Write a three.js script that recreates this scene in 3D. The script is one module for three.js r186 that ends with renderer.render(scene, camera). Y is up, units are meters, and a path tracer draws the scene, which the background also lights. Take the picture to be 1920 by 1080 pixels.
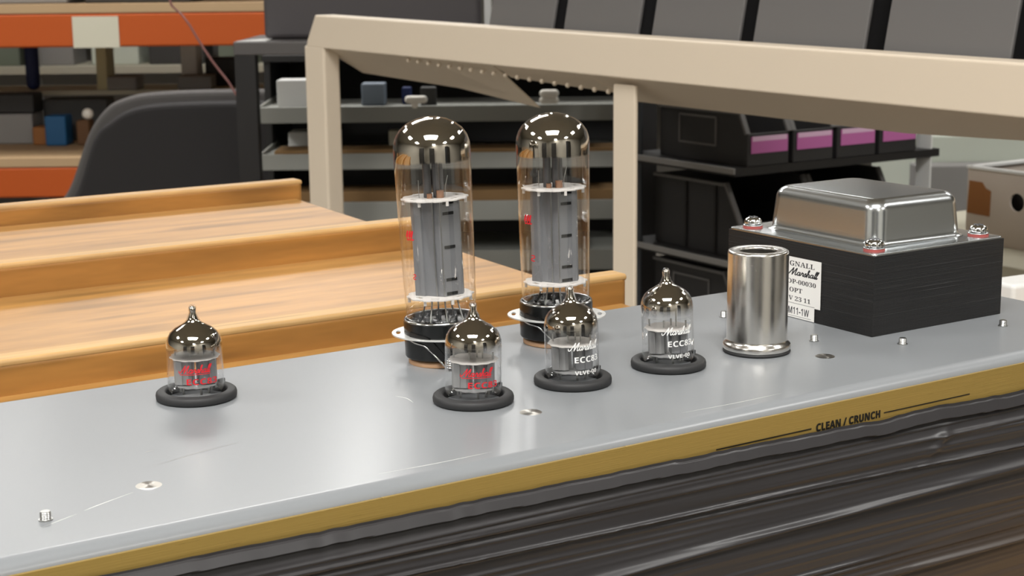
import * as THREE from 'three';
import { RoundedBoxGeometry } from 'three/addons/geometries/RoundedBoxGeometry.js';
import { RectAreaLightUniformsLib } from 'three/addons/lights/RectAreaLightUniformsLib.js';
import { mergeGeometries } from 'three/addons/utils/BufferGeometryUtils.js';

// ---------------------------------------------------------------- camera, light, exposure
RectAreaLightUniformsLib.init();
const scene = new THREE.Scene();
scene.background = new THREE.Color(0x16140f);
const D2R = Math.PI / 180;
const camera = new THREE.PerspectiveCamera(2 * Math.atan(540 / 3000) / D2R, 16 / 9, 0.05, 60);
{
  const r = new THREE.Vector3(0.83750704, -0.01026879, 0.54633005), u = new THREE.Vector3(0.11549644, 0.98056089, -0.15862191), b = new THREE.Vector3(-0.53408102, 0.19594614, 0.82241265);
  camera.quaternion.setFromRotationMatrix(new THREE.Matrix4().makeBasis(r, u, b));
  camera.position.set(0, 1.165, 0);
  camera.focus = 0.64; camera.userData.fStop = 38;
}
scene.add(camera);
const renderer = new THREE.WebGLRenderer({ antialias: true });
renderer.toneMapping = THREE.LinearToneMapping;
renderer.toneMappingExposure = 1.5;
renderer.shadowMap.enabled = true;
const PANEL = 10, BATTEN = 6.5;          // radiance of the ceiling lamps
const LAMP = new THREE.Color(1.0, 0.985, 0.955);

// ---------------------------------------------------------------- helpers
const mm = 0.001, YT = 1.0;               // YT: height of the chassis top
let seed = 7;
const rnd = () => { seed = (seed * 1664525 + 1013904223) >>> 0; return seed / 4294967296; };
const rr = (a, b) => a + (b - a) * rnd();
const used = {};
function numbered(n) { const k = used[n] = (used[n] ?? -1) + 1; return k ? `${n}_${String(k).padStart(3, '0')}` : n; }
function tag(o, label, category, group) { o.userData.label = label; if (category) o.userData.category = category; if (group) o.userData.group = group; return o; }
function thing(name, label, category, pos = [0, 0, 0], turn = 0, group) {
  const o = new THREE.Group(); o.name = numbered(name); o.position.set(...pos); o.rotation.y = turn; scene.add(o);
  return tag(o, label, category, group);
}
function part(name, geo, mat, parent, label) {
  const m = new THREE.Mesh(Array.isArray(geo) ? mergeGeometries(geo.map(g => g.index ? g.toNonIndexed() : g)) : geo, mat);
  m.name = name; parent.add(m); if (label) m.userData.label = label; return m;
}
function struct(name, geo, mat) { const m = part(name, geo, mat, scene); m.userData.kind = 'structure'; return m; }
function single(name, label, category, geo, mat, pos = [0, 0, 0], turn = 0, group) {
  const m = part(numbered(name), geo, mat, scene); m.position.set(...pos); m.rotation.y = turn; return tag(m, label, category, group);
}
// box by its centre-bottom
function bx(w, h, d, x = 0, y = 0, z = 0, r = 0) {
  const g = r ? new RoundedBoxGeometry(w, h, d, 3, Math.min(r, w / 2.05, h / 2.05, d / 2.05)) : new THREE.BoxGeometry(w, h, d);
  return g.translate(x, y + h / 2, z);
}
const cyl = (r0, r1, h, x = 0, y = 0, z = 0, n = 32, open = false) => new THREE.CylinderGeometry(r1, r0, h, n, 1, open).translate(x, y + h / 2, z);
const lathe = (pts, n = 72) => new THREE.LatheGeometry(pts.map(([r, h]) => new THREE.Vector2(Math.max(r, 1e-6) * mm, h * mm)), n);
function tube(pts, r, seg = 32, k = 8) { return new THREE.TubeGeometry(new THREE.CatmullRomCurve3(pts.map(p => new THREE.Vector3(...p)), false, 'catmullrom', 0.3), seg, r, k); }
function extr(pts, depth, bevel = 0, holes = []) {
  const s = new THREE.Shape(pts.map(p => new THREE.Vector2(...p)));
  for (const h of holes) s.holes.push(new THREE.Path(h.map(p => new THREE.Vector2(...p))));
  return new THREE.ExtrudeGeometry(s, { depth: depth - 2 * bevel, bevelEnabled: bevel > 0, bevelSize: bevel, bevelThickness: bevel, bevelOffset: -bevel, bevelSegments: 3, curveSegments: 12 }).translate(0, 0, bevel);
}
// a profile in (z, y) extruded along +x from x0
function alongX(profile, x0, len, bevel = 0) { return extr(profile.map(([z, y]) => [-z, y]), len, bevel).rotateY(Math.PI / 2).translate(x0, 0, 0); }
// camera-side aligned room direction of the racks: d metres away, s to the right
const ROOM = -33 * D2R;
const at = (d, s, y) => [0.54464 * d + 0.83867 * s, y, -0.83867 * d + 0.54464 * s];

// ---------------------------------------------------------------- textures
function noiseTex(w, h, f, srgb = false) {
  const a = new Uint8Array(w * h * 4);
  for (let y = 0; y < h; y++) for (let x = 0; x < w; x++) { const c = f(x, y); const i = (y * w + x) * 4; for (let k = 0; k < 3; k++) a[i + k] = Math.max(0, Math.min(255, (Array.isArray(c) ? c[k] : c))); a[i + 3] = Array.isArray(c) && c.length > 3 ? c[3] : 255; }
  const t = new THREE.DataTexture(a, w, h); t.wrapS = t.wrapT = THREE.RepeatWrapping; t.magFilter = THREE.LinearFilter; t.minFilter = THREE.LinearMipmapLinearFilter; t.generateMipmaps = true;
  if (srgb) t.colorSpace = THREE.SRGBColorSpace; t.needsUpdate = true; return t;
}
function valueNoise(w, h, cx, cy) {           // tiling smooth noise, cx by cy cells
  const g = Array.from({ length: cx * cy }, rnd), sm = t => t * t * (3 - 2 * t);
  return (x, y) => {
    const fx = (x / w) * cx, fy = (y / h) * cy, x0 = Math.floor(fx) % cx, y0 = Math.floor(fy) % cy, x1 = (x0 + 1) % cx, y1 = (y0 + 1) % cy, u = sm(fx % 1), v = sm(fy % 1);
    return (g[y0 * cx + x0] * (1 - u) + g[y0 * cx + x1] * u) * (1 - v) + (g[y1 * cx + x0] * (1 - u) + g[y1 * cx + x1] * u) * v;
  };
}
const woodMap = (() => {
  const W = 1024, H = 512, a = valueNoise(W, H, 4, 90), b = valueNoise(W, H, 9, 26), c = valueNoise(W, H, 60, 250), d = valueNoise(W, H, 3, 7), e = valueNoise(W, H, 9, 70);
  return noiseTex(W, H, (x, y) => {
    const g = 0.5 * a(x, y) + 0.3 * b(x, y) + 0.2 * c(x, y), t = d(x, y), dark = Math.max(0, e(x, y) - 0.66) * 1.1;
    const l = 0.8 + 0.26 * g - dark * 0.45;
    return [Math.min(255, 222 * l * (0.95 + 0.1 * t)), 188 * l * (0.94 + 0.1 * t), 138 * l * (0.9 + 0.18 * t)];
  }, true);
})();
const brushMap = (() => { const W = 512, H = 256, a = valueNoise(W, H, 6, 128), b = valueNoise(W, H, 40, 250); return noiseTex(W, H, (x, y) => 150 + 70 * a(x, y) + 35 * b(x, y)); })();
const lamMap = (() => { const W = 256, H = 512, a = valueNoise(W, H, 5, 128), b = valueNoise(W, H, 2, 74); return noiseTex(W, H, (x, y) => { const l = Math.floor(y / (H / 74)); return 110 + 90 * (((l * 37) % 11) / 11) * b(x, y) + 90 * (a(x, y) - 0.4) + ((y % (H / 74)) < 1.6 ? -70 : 0); }); })();
const smudge = (() => { const W = 256, H = 256, a = valueNoise(W, H, 5, 5), b = valueNoise(W, H, 24, 24); return noiseTex(W, H, (x, y) => 150 + 60 * a(x, y) + 40 * b(x, y)); })();

const S = (color, rough = 0.6, metal = 0, extra = {}) => new THREE.MeshStandardMaterial({ color, roughness: rough, metalness: metal, ...extra });
const M = {
  paint: new THREE.MeshPhysicalMaterial({ color: 0x86898c, roughness: 0.42, metalness: 0, specularIntensity: 0.4, clearcoat: 0.5, clearcoatRoughness: 0.22 }),
  gold: S(0xb89a55, 0.42, 0.5, { roughnessMap: null }),
  chrome: S(0xd8d8d6, 0.12, 1), zinc: S(0xd2d6d8, 0.2, 1, { roughnessMap: null }), alu: S(0xe2dfda, 0.2, 1), steel: S(0xb9b9b7, 0.3, 1),
  getter: new THREE.MeshStandardMaterial({ color: 0xb9b3a8, roughness: 0.045, metalness: 1 }),
  glass: new THREE.MeshPhysicalMaterial({ color: 0xffffff, transmission: 1, thickness: 0, roughness: 0.0, ior: 1.5, metalness: 0 }),
  mica: S(0xd9d4cf, 0.6), anodeLight: S(0xa3a3a3, 0.4, 0.3), bead: S(0x77787a, 0.15, 0.9), plate: S(0xe6e6e3, 0.32, 0.6), anode: S(0x7a7b7e, 0.5, 0.15), anodeDark: S(0x66676a, 0.45, 0.4), slot: S(0x060606, 0.9), copper: S(0xb08468, 0.4, 0.5), phenolic: S(0xb08a68, 0.6),
  bakelite: S(0x131414, 0.22), rubber: S(0x2a2a2b, 0.6), red: S(0x9c4743, 0.6), blackStrap: S(0x0b0b0b, 0.35),
  lam: S(0x131212, 0.5, 0, { bumpMap: lamMap, bumpScale: 0.0005 }), paper: S(0xe6e4e0, 0.8),
  wood: new THREE.MeshPhysicalMaterial({ color: 0xd4bd94, map: woodMap, roughness: 0.42 }), woodWornLit: new THREE.MeshPhysicalMaterial({ color: 0xf2e6cc, map: woodMap, roughness: 0.5 }), woodEdge: new THREE.MeshPhysicalMaterial({ color: 0xc9aa76, map: woodMap, roughness: 0.45 }),
  film: new THREE.MeshPhysicalMaterial({ color: 0xffffff, vertexColors: true, roughness: 0.33, specularIntensity: 0.9 }),
  beige: S(0xe4d5c0, 0.5), bin: S(0x676564, 0.55), binBlack: S(0x2b2a2b, 0.5), pink: S(0xb765a0, 0.7), pinkPale: S(0xd5b0cb, 0.7),
  slate: S(0x33373c, 0.5), orange: S(0xb95008, 0.5), shelfBoard: S(0xb79a76, 0.7), chair: S(0x2f2d2e, 0.85), chairRim: S(0x5a5756, 0.8),
  black: S(0x1d1b1b, 0.5), tableTop: S(0x5c5958, 0.35), boxDark: S(0x494547, 0.6), tray: S(0x9a9b95, 0.5, 0.1), trayDark: S(0x2b2a2a, 0.7), brownCard: S(0x8a6b45, 0.8),
  white: S(0xdcdcda, 0.6), offWhite: S(0xcfcbb8, 0.6), glint: S(0xfffaf0, 0.4), blue: S(0x16598a, 0.5), navy: S(0x1d2c5e, 0.6), brown: S(0x6a4a2e, 0.7), yellow: S(0xd3cba2, 0.6), grey: S(0x8b8987, 0.6), greyDark: S(0x3a3938, 0.6), mint: S(0xc3c9bd, 0.6), beigeBox: S(0xcbbfb4, 0.7), rust: S(0x95602f, 0.7), paleBlue: S(0x7f8a98, 0.6),
  ceiling: S(0xc4bfb2, 0.9), wall: S(0xd8d5cc, 0.9), floor: S(0x7d7870, 0.6), lampBody: S(0xd9d7d0, 0.5), cable: S(0x9a6a66, 0.6),
};
M.gold.map = null; M.gold.roughnessMap = brushMap;
M.alu.roughnessMap = brushMap; M.alu.roughness = 0.3; M.zinc.roughness = 0.24;
{ const t = brushMap.clone(); t.repeat.set(2.2, 1); t.needsUpdate = true; M.gold.bumpMap = t; M.gold.bumpScale = 0.0001; }

// script lettering drawn stroke by stroke: x advance, y up, x-height 1
const A_ = x => [[x + .65, .85], [x + .3, 1], [x, .5], [x + .25, .02], [x + .6, .35], [x + .72, .95], [x + .68, .2], [x + .82, .04], [x + 1.05, .3]];
const L_ = x => [[x, .3], [x + .45, 1.9], [x + .35, 2.1], [x + .2, 1.6], [x + .16, .2], [x + .3, .02], [x + .5, .3]];
const SCRIPT = [[[-.75, .5], [-.6, .05], [-.2, .1], [.2, .8], [.78, 2.05]], [[.78, 2.05], [.8, 0]], [[.8, 0], [1.7, 2.05], [1.6, .3], [1.85, .04], [2.2, .35]], A_(2.2), [[3.25, .3], [3.5, 1.05], [3.6, .85], [3.85, .88], [3.8, .3], [3.95, .03], [4.15, .3]],
  [[4.15, .3], [4.5, 1.05], [4.65, .4], [4.45, 0], [4.2, .12]], [[4.55, .08], [4.85, .3], [5.3, 1.9], [5.15, 2.1], [5.03, 1.7], [5, 0]], [[5, .1], [5.1, .7], [5.35, 1], [5.52, .7], [5.5, .15], [5.65, .03], [5.9, .3]], A_(5.9), L_(6.95), L_(7.4)];
function script(c, x, y, size, width) {         // size: x-height in pixels
  c.lineWidth = width; c.lineCap = c.lineJoin = 'round';
  for (const s of SCRIPT) {
    const cu = new THREE.SplineCurve(s.map(([a, b]) => new THREE.Vector2(a + b * 0.28, b))), p = cu.getPoints(s.length * 6);
    c.beginPath(); p.forEach((q, i) => c[i ? 'lineTo' : 'moveTo'](x + q.x * size, y - q.y * size)); c.stroke();
  }
}
function canvasTex(w, h, draw) {
  const c = document.createElement('canvas'); c.width = w; c.height = h; const g = c.getContext('2d'); draw(g, w, h);
  const t = new THREE.CanvasTexture(c); t.colorSpace = THREE.SRGBColorSpace; t.magFilter = THREE.LinearFilter; t.anisotropy = 8; return t;
}
const printMat = t => new THREE.MeshStandardMaterial({ map: t, transparent: true, roughness: 0.55, side: THREE.DoubleSide });

// ---------------------------------------------------------------- room shell
{
  const X0 = -4.5, X1 = 11, Z0 = -12, Z1 = 3.4, H = 3, T = 0.15, w = X1 - X0, d = Z1 - Z0, cx = (X0 + X1) / 2, cz = (Z0 + Z1) / 2;
  struct('floor', bx(w + 2 * T, T, d + 2 * T, cx, -T, cz), M.floor);
  struct('ceiling', bx(w + 2 * T, T, d + 2 * T, cx, H, cz), M.ceiling);
  struct('wall_back', bx(w, H, T, cx, 0, Z0 - T / 2), M.wall);
  struct('wall_front', bx(w, H, T, cx, 0, Z1 + T / 2), M.wall);
  struct('wall_left', bx(T, H, d, X0 - T / 2, 0, cz), M.wall);
  struct('wall_right', bx(T, H, d, X1 + T / 2, 0, cz), M.wall);
}
function ceilingLight(d, s, w, l, power, label) {
  const t = thing('ceiling_light', label, 'light', at(d, s, 3 - 0.06), ROOM, 'ceiling lights of the workshop');
  part('housing', bx(w + 0.03, 0.058, l + 0.03, 0, 0.001, 0), M.lampBody, t);
  part('diffuser', bx(w, 0.012, l, 0, -0.008, 0), new THREE.MeshStandardMaterial({ color: 0xffffff, emissive: LAMP, emissiveIntensity: power * 0.5 }), t);
  const L = new THREE.RectAreaLight(LAMP, power, w, l); L.position.set(0, -0.012, 0); L.rotation.x = -Math.PI / 2; t.add(L);
}
for (const [d, s, where] of [[0.5, 2.4, 'added for fill to the right of the chassis'], [0.5, -2.4, 'added for fill to the left of the chassis'], [-1.5, 2.4, 'added for fill behind and right of the bench'], [-1.5, -2.4, 'added for fill behind and left of the bench'], [-3.2, 0.6, 'added for fill nearest the front wall'], [3.3, -2.2, 'over the orange racking aisle'], [3.2, 2.4, 'over the parts bin rack']]) ceilingLight(d, s, 0.6, 0.6, PANEL * (s < -2.3 ? 1.6 : 1), `square white ceiling panel light ${where}`);  // panels beside and behind the bench are added fill, stronger at the left
ceilingLight(-0.55, -0.05, 1.3, 0.8, PANEL, 'wide white ceiling panel light above the near side of the bench');
ceilingLight(4.1, -0.75, 1.2, 0.6, PANEL, 'wide white ceiling panel light above the office chair');
for (const [d, s, where] of [[6.3, -0.62, 'left of the middle'], [6.3, 0.06, 'in the middle'], [6.3, 1.05, 'right of the middle'], [6.3, -2.2, 'at the far left'], [6.3, 2.7, 'at the far right']]) ceilingLight(d, s, 0.13, 1.8, BATTEN, `long narrow ceiling batten light beyond the racks, ${where}`);

// ---------------------------------------------------------------- amplifier chassis
const U = 0.165;                                   // camera height over the chassis, the unit the plan was measured in
const XL = 0.02, XR = 0.638, ZB = -0.622, ZT = -0.448, ZF = -0.4425, RB = ZF - ZT;
const chassis = thing('amplifier_chassis', 'grey painted steel amplifier chassis with a gold front strip, carrying the valves and transformer', 'amplifier', [0, 0, 0]);
{
  const pr = [[ZB + 0.004, YT], [ZT, YT]];
  for (let i = 1; i <= 10; i++) { const a = i / 10 * Math.PI / 2; pr.push([ZT + RB * Math.sin(a), YT - RB + RB * Math.cos(a)]); }
  pr.push([ZF, 0.886], [ZB, 0.886], [ZB, YT - 0.004]);
  for (let i = 1; i <= 5; i++) { const a = i / 6 * Math.PI / 2; pr.push([ZB + 0.004 - 0.004 * Math.cos(a), YT - 0.004 + 0.004 * Math.sin(a)]); }
  // smooth shell along x, with its two ends
  const pos = [], nor = [], uv = [], idx = [], n = pr.length;
  const nx = 2;
  for (let i = 0; i < n; i++) {
    const p = pr[i], a = pr[(i - 1 + n) % n], b = pr[(i + 1) % n];
    const nA = new THREE.Vector2(-(p[1] - a[1]), p[0] - a[0]).normalize(), nB = new THREE.Vector2(-(b[1] - p[1]), b[0] - p[0]).normalize();
    const smooth = nA.dot(nB) > 0.7 ? [nA.clone().add(nB).normalize(), null] : [nA, nB];
    if (i === 1) smooth[0] = new THREE.Vector2(0, 1);
    if (i === 0) smooth[0] = new THREE.Vector2(0, 1);
    for (const k of smooth[1] ? [0, 1] : [0, 0]) for (const x of [XL, XR]) { pos.push(x, p[1], p[0]); nor.push(0, smooth[k].y, smooth[k].x); uv.push(x, p[0]); }
  }
  for (let i = 0; i < n; i++) { const a = i * 4 + 2, b = ((i + 1) % n) * 4; idx.push(a, b, a + 1, a + 1, b, b + 1); }
  const g = new THREE.BufferGeometry();
  g.setAttribute('position', new THREE.Float32BufferAttribute(pos, 3)); g.setAttribute('normal', new THREE.Float32BufferAttribute(nor, 3)); g.setAttribute('uv', new THREE.Float32BufferAttribute(uv, 2)); g.setIndex(idx);
  // make the winding agree with the normals
  { const ix = g.index, P = g.attributes.position, N = g.attributes.normal, A = new THREE.Vector3(), B = new THREE.Vector3(), C = new THREE.Vector3(), nn = new THREE.Vector3();
    for (let i = 0; i < ix.count; i += 3) { A.fromBufferAttribute(P, ix.getX(i)); B.fromBufferAttribute(P, ix.getX(i + 1)); C.fromBufferAttribute(P, ix.getX(i + 2)); nn.fromBufferAttribute(N, ix.getX(i)); if (B.sub(A).cross(C.sub(A)).dot(nn) < 0) { const t = ix.getX(i + 1); ix.setX(i + 1, ix.getX(i + 2)); ix.setX(i + 2, t); } } }
  part('top_plate', g, M.paint, chassis);
  const side = x => { const s = new THREE.ShapeGeometry(new THREE.Shape(pr.map(([z, y]) => new THREE.Vector2(-z, y)))); return s.rotateY(Math.PI / 2).translate(x, 0, 0); };
  const e1 = side(XR), e0 = side(XL); part('end_plate', e1, M.paint, chassis); part('end_plate', e0, M.paint, chassis);
  // gold strip and its print
  { const fg = bx(XR - XL - 0.001, 0.108, 0.0012, (XL + XR) / 2, 0.888, ZF + 0.0007); const p = fg.attributes.position, q = fg.attributes.uv; for (let i = 0; i < p.count; i++) q.setXY(i, p.getX(i) * 3, p.getY(i) * 38); part('front_strip', fg, M.gold, chassis, 'brushed gold front strip'); }
  const W = 0.1386, Hh = 0.0066;
  const t = canvasTex(2048, 98, (c, w, h) => {
    c.clearRect(0, 0, w, h); c.fillStyle = c.strokeStyle = '#120f0a'; c.textBaseline = 'alphabetic';
    c.save(); c.font = 'bold 60px sans-serif'; const m = c.measureText('CLEAN / CRUNCH').width; c.translate(750, 74); c.scale(525 / m, 1); c.fillText('CLEAN / CRUNCH', 0, 0); c.lineWidth = 3; c.strokeText('CLEAN / CRUNCH', 0, 0); c.restore();
    c.fillRect(0, 48, 715, 7); c.fillRect(1300, 48, 748, 7);
  });
  part('printed_lettering', new THREE.PlaneGeometry(W, Hh).translate(0.3767 + W / 2, 0.9877, ZF + 0.0015), printMat(t), chassis, 'black lettering reading CLEAN / CRUNCH between two lines');
  // threaded studs and flat rivets
  const stud = [cyl(2.2 * mm, 2.2 * mm, 0.4 * mm, 0, 0, 0, 20), ...[0, 1, 2, 3].map(i => cyl(1.75 * mm, 1.5 * mm, 0.4 * mm, 0, 0.4 * mm + i * 0.65 * mm, 0, 18)), cyl(1.45 * mm, 1.45 * mm, 2.9 * mm, 0, 0, 0, 18)];
  for (const [X, Z] of [[0.8154, -2.86], [2.9885, -3.1], [3.1539, -2.935], [3.5438, -2.927], [2.9896, -3.474], [1.91, -3.66], [2.2, -3.66]].slice(0, 5)) part('threaded_stud', stud.map(g => g.clone()), M.steel, chassis).position.set(X * U, YT, Z * U);
  for (const [X, Z, r, turn] of [[1.0482, -2.9466, 4.3, 0.5], [1.9649, -2.9524, 4.3, 0.2], [2.8901, -2.9557, 4.2, 0.9]]) {
    const k = 48, rings = 9, P = [], N = [], V = [], I = [];
    for (let j = 0; j <= rings; j++) for (let i = 0; i <= k; i++) {   // a turned face: fine concentric grooves
      const rad = r * mm * j / rings, a = i / k * 2 * Math.PI; P.push(rad * Math.sin(a), 0.22 * mm - (j === rings ? 0.22 * mm : 0), rad * Math.cos(a));
      N.push(0, 1, 0); V.push(i / k, j / rings);
    }
    for (let j = 0; j < rings; j++) for (let i = 0; i < k; i++) { const a = j * (k + 1) + i, b = a + k + 1; I.push(a, b, a + 1, b, b + 1, a + 1); }
    const q = new THREE.BufferGeometry(); q.setAttribute('position', new THREE.Float32BufferAttribute(P, 3)); q.setAttribute('normal', new THREE.Float32BufferAttribute(N, 3)); q.setAttribute('uv', new THREE.Float32BufferAttribute(V, 2)); q.setIndex(I);
    const m = part('flush_rivet', q, new THREE.MeshPhysicalMaterial({ color: 0xaaa69f, metalness: 1, roughness: 0.28, anisotropy: 0.95 }), chassis, 'turned bare metal rivet head'); m.position.set(X * U, YT, Z * U); m.rotation.y = turn;
  }
  // raised scratches and scuffs worn into the paint: thin bare marks of their own shape
  const scr = (pts, w) => { const c = new THREE.CatmullRomCurve3(pts.map(p => new THREE.Vector3(p[0], 0, p[1]))); const q = c.getPoints(14), P = [], I = []; q.forEach((v, i) => { const tn = c.getTangent(i / 14), s = w * 0.75 * Math.sin(Math.PI * (i + 0.4) / 14.8); P.push(v.x - tn.z * s, 0, v.z + tn.x * s, v.x + tn.z * s, 0, v.z - tn.x * s); if (i) { const a = i * 2; I.push(a - 2, a - 1, a, a - 1, a + 1, a); } }); const g2 = new THREE.BufferGeometry(); g2.setAttribute('position', new THREE.Float32BufferAttribute(P, 3)); g2.setIndex(I); g2.computeVertexNormals(); return g2; };
  const sm = S(0xe9e8e4, 0.3), sd = S(0x8d8c89, 0.4);
  for (const [pts, w, m] of [[[[0.1470, -0.4735], [0.1520, -0.4760], [0.1662, -0.4822]], 0.00022, sm], [[[0.1316, -0.466], [0.138, -0.469], [0.1445, -0.472]], 0.00015, sm], [[[0.2935, -0.5375], [0.2955, -0.532], [0.2945, -0.5245]], 0.0002, sm], [[[0.181, -0.505], [0.2, -0.511], [0.218, -0.5145]], 0.00025, sd], [[[0.1845, -0.522], [0.1865, -0.5225], [0.1885, -0.5228]], 0.0003, sd], [[[0.37, -0.4535], [0.395, -0.4525], [0.42, -0.453]], 0.00018, sm], [[[0.2405, -0.4535], [0.262, -0.4525], [0.285, -0.4528]], 0.00022, sm]])
    part('scratch', scr(pts, w), m, chassis).position.y = YT + 0.00005;
}
const bench = thing('workbench', 'wooden topped workbench under the amplifier chassis', 'workbench', [0.3, 0, -0.54]);
part('worktop', bx(1.6, 0.035, 0.32, 0, 0.851, 0, 0.004), M.shelfBoard, bench);
for (const [x, z] of [[-0.74, -0.12], [0.74, -0.12], [-0.74, 0.12], [0.74, 0.12]]) part('leg', bx(0.05, 0.852, 0.05, x, 0, z), M.slate, bench);

// black plastic film wrapped over the lower front
{
  const nx = 320, ny = 260, P = [], C = [], V = [], I = [];
  const n1 = valueNoise(1000, 1000, 130, 3), n2 = valueNoise(1000, 1000, 14, 60), n3 = valueNoise(1000, 1000, 40, 9), n4 = valueNoise(1000, 1000, 3, 36), n5 = valueNoise(1000, 1000, 2, 11), n6 = valueNoise(1000, 1000, 9, 90);
  const ridges = [[0.236, 0.9693, 0.5516, 0.9604, 0.0007, 0.0013], [0.3, 0.9498, 0.56, 0.9514, 0.0017, 0.0024], [0.46, 0.9183, 0.56, 0.9176, 0.0016, 0.0020], [0.2, 0.9770, 0.56, 0.9722, 0.0010, 0.0007], [0.2, 0.9805, 0.56, 0.9768, 0.0008, 0.0005], [0.24, 0.9420, 0.56, 0.9365, 0.0018, 0.0005], [0.3, 0.9270, 0.56, 0.9290, 0.0016, 0.0005]];
  const top = x => 0.9912 - 0.0165 * (x - 0.135) + 0.00028 * (n1((x * 1600) % 1000, 500) - 0.5) * 2 - 0.0006 * Math.exp(-(((x - 0.463) / 0.012) ** 2)) + 0.0008 * Math.exp(-(((x - 0.49) / 0.02) ** 2));
  for (let j = 0; j <= ny; j++) for (let i = 0; i <= nx; i++) {
    const x = XL + (XR - XL) * i / nx, yt = top(x), f = (j / ny) ** 1.2, y = yt + (0.8875 - yt) * f, dt = yt - y;
    let d = 0.0009;
    // the folded first strip stands off further down, then steps back
    const bw = 0.0046 + 0.0012 * ((x - 0.2) / 0.3), k = dt / bw;
    if (k < 0.25) d += 0.0003 * (k / 0.25) * n3((x * 2400) % 1000, 300); else if (k < 1) d += 0.0005 + 0.0020 * (k - 0.25) / 0.75; else d += 0.0004;
    if (k > 1) {
      for (const [x0, y0, x1, y1, w, a] of ridges) { const yr = y0 + (y1 - y0) * (x - x0) / (x1 - x0), q = (y - yr) / w, e = Math.min(1, Math.max(0, (x - x0 + 0.05) / 0.08)); d += a * e * (q > 0 ? Math.exp(-q * q * 0.6) : Math.exp(-q * q * 8)); }
      const fold = Math.min(1, (k - 1) * 0.8);
      const wv = (m, sl) => m((x * 1600) % 1000, ((y + sl * x) * 10000 + 4000) % 1000), rg = q => 1 - Math.abs(2 * q - 1);
      d += fold * (0.0011 * rg(wv(n4, 0.02)) + 0.0022 * wv(n5, 0.005) + 0.0003 * wv(n6, 0.015) + 0.0003 * (n2((x * 700) % 1000, (y * 9000) % 1000) - 0.5));
      d += fold * 0.0012 * Math.exp(-(((x - 0.498 - (y - 0.975) * 0.9) / 0.003) ** 2) - ((y - 0.972) / 0.006) ** 2);
    }
    P.push(x, y, ZF + 0.0016 + d); V.push(x, y);
    const br = Math.max(0, Math.min(1, (x - 0.36) / 0.2 + (0.955 - y) / 0.05 - 0.9)) * 0.9;      // tints the film reddish brown, low on the right
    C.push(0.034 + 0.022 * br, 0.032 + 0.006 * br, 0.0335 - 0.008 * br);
  }
  for (let j = 0; j < ny; j++) for (let i = 0; i < nx; i++) { const a = j * (nx + 1) + i, b = a + nx + 1; I.push(a, b, a + 1, b, b + 1, a + 1); }
  const g = new THREE.BufferGeometry(); g.setAttribute('position', new THREE.Float32BufferAttribute(P, 3)); g.setAttribute('color', new THREE.Float32BufferAttribute(C, 3)); g.setAttribute('uv', new THREE.Float32BufferAttribute(V, 2)); g.setIndex(I); g.computeVertexNormals();
  M.film.side = THREE.DoubleSide;
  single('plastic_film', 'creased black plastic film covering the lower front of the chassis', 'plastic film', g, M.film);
  
}

// ---------------------------------------------------------------- valves
const face = (x, z) => Math.atan2(-x, -z);          // turn that points local +z at the bench side the photograph was taken from
// alpha-graded mirror deposit: dense at the top, thinning out at its lower edge
const fadeTex = (lo, hi) => { const a = valueNoise(64, 64, 16, 4); return noiseTex(64, 64, (x, y) => { const v = y / 63; return 255 * Math.min(1, Math.max(0, (v - lo - 0.05 * a(x, 20)) / (hi - lo))); }); };
const arcPrint = (r, h0, h1, centre, half, t) => new THREE.CylinderGeometry(r * mm, r * mm, (h1 - h0) * mm, 40, 1, true, centre - half, 2 * half).translate(0, (h0 + h1) / 2 * mm, 0);
const preGlass = [[9.6, 0.2], [10.7, 1.2], [11, 2.5], [11, 20.6], [10.85, 22.4], [10.3, 24.4], [9.2, 26.3], [7.2, 28], [5, 29.2], [3.4, 30.2], [2.5, 31.4], [1.95, 32.8], [1.6, 33.8], [1.5, 34.5], [1.65, 35.4], [1.5, 36.4], [0.9, 37.1], [0, 37.35]];
const fade1 = fadeTex(0.0, 0.22);
const preGetterMat = M.getter.clone(); preGetterMat.alphaMap = fade1; preGetterMat.transparent = true;
function lathUV(g) { const p = g.attributes.position, q = g.attributes.uv; let lo = 1e9, hi = -1e9; for (let i = 0; i < p.count; i++) { lo = Math.min(lo, p.getY(i)); hi = Math.max(hi, p.getY(i)); } for (let i = 0; i < p.count; i++) q.setY(i, (p.getY(i) - lo) / (hi - lo)); return g; }
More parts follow.
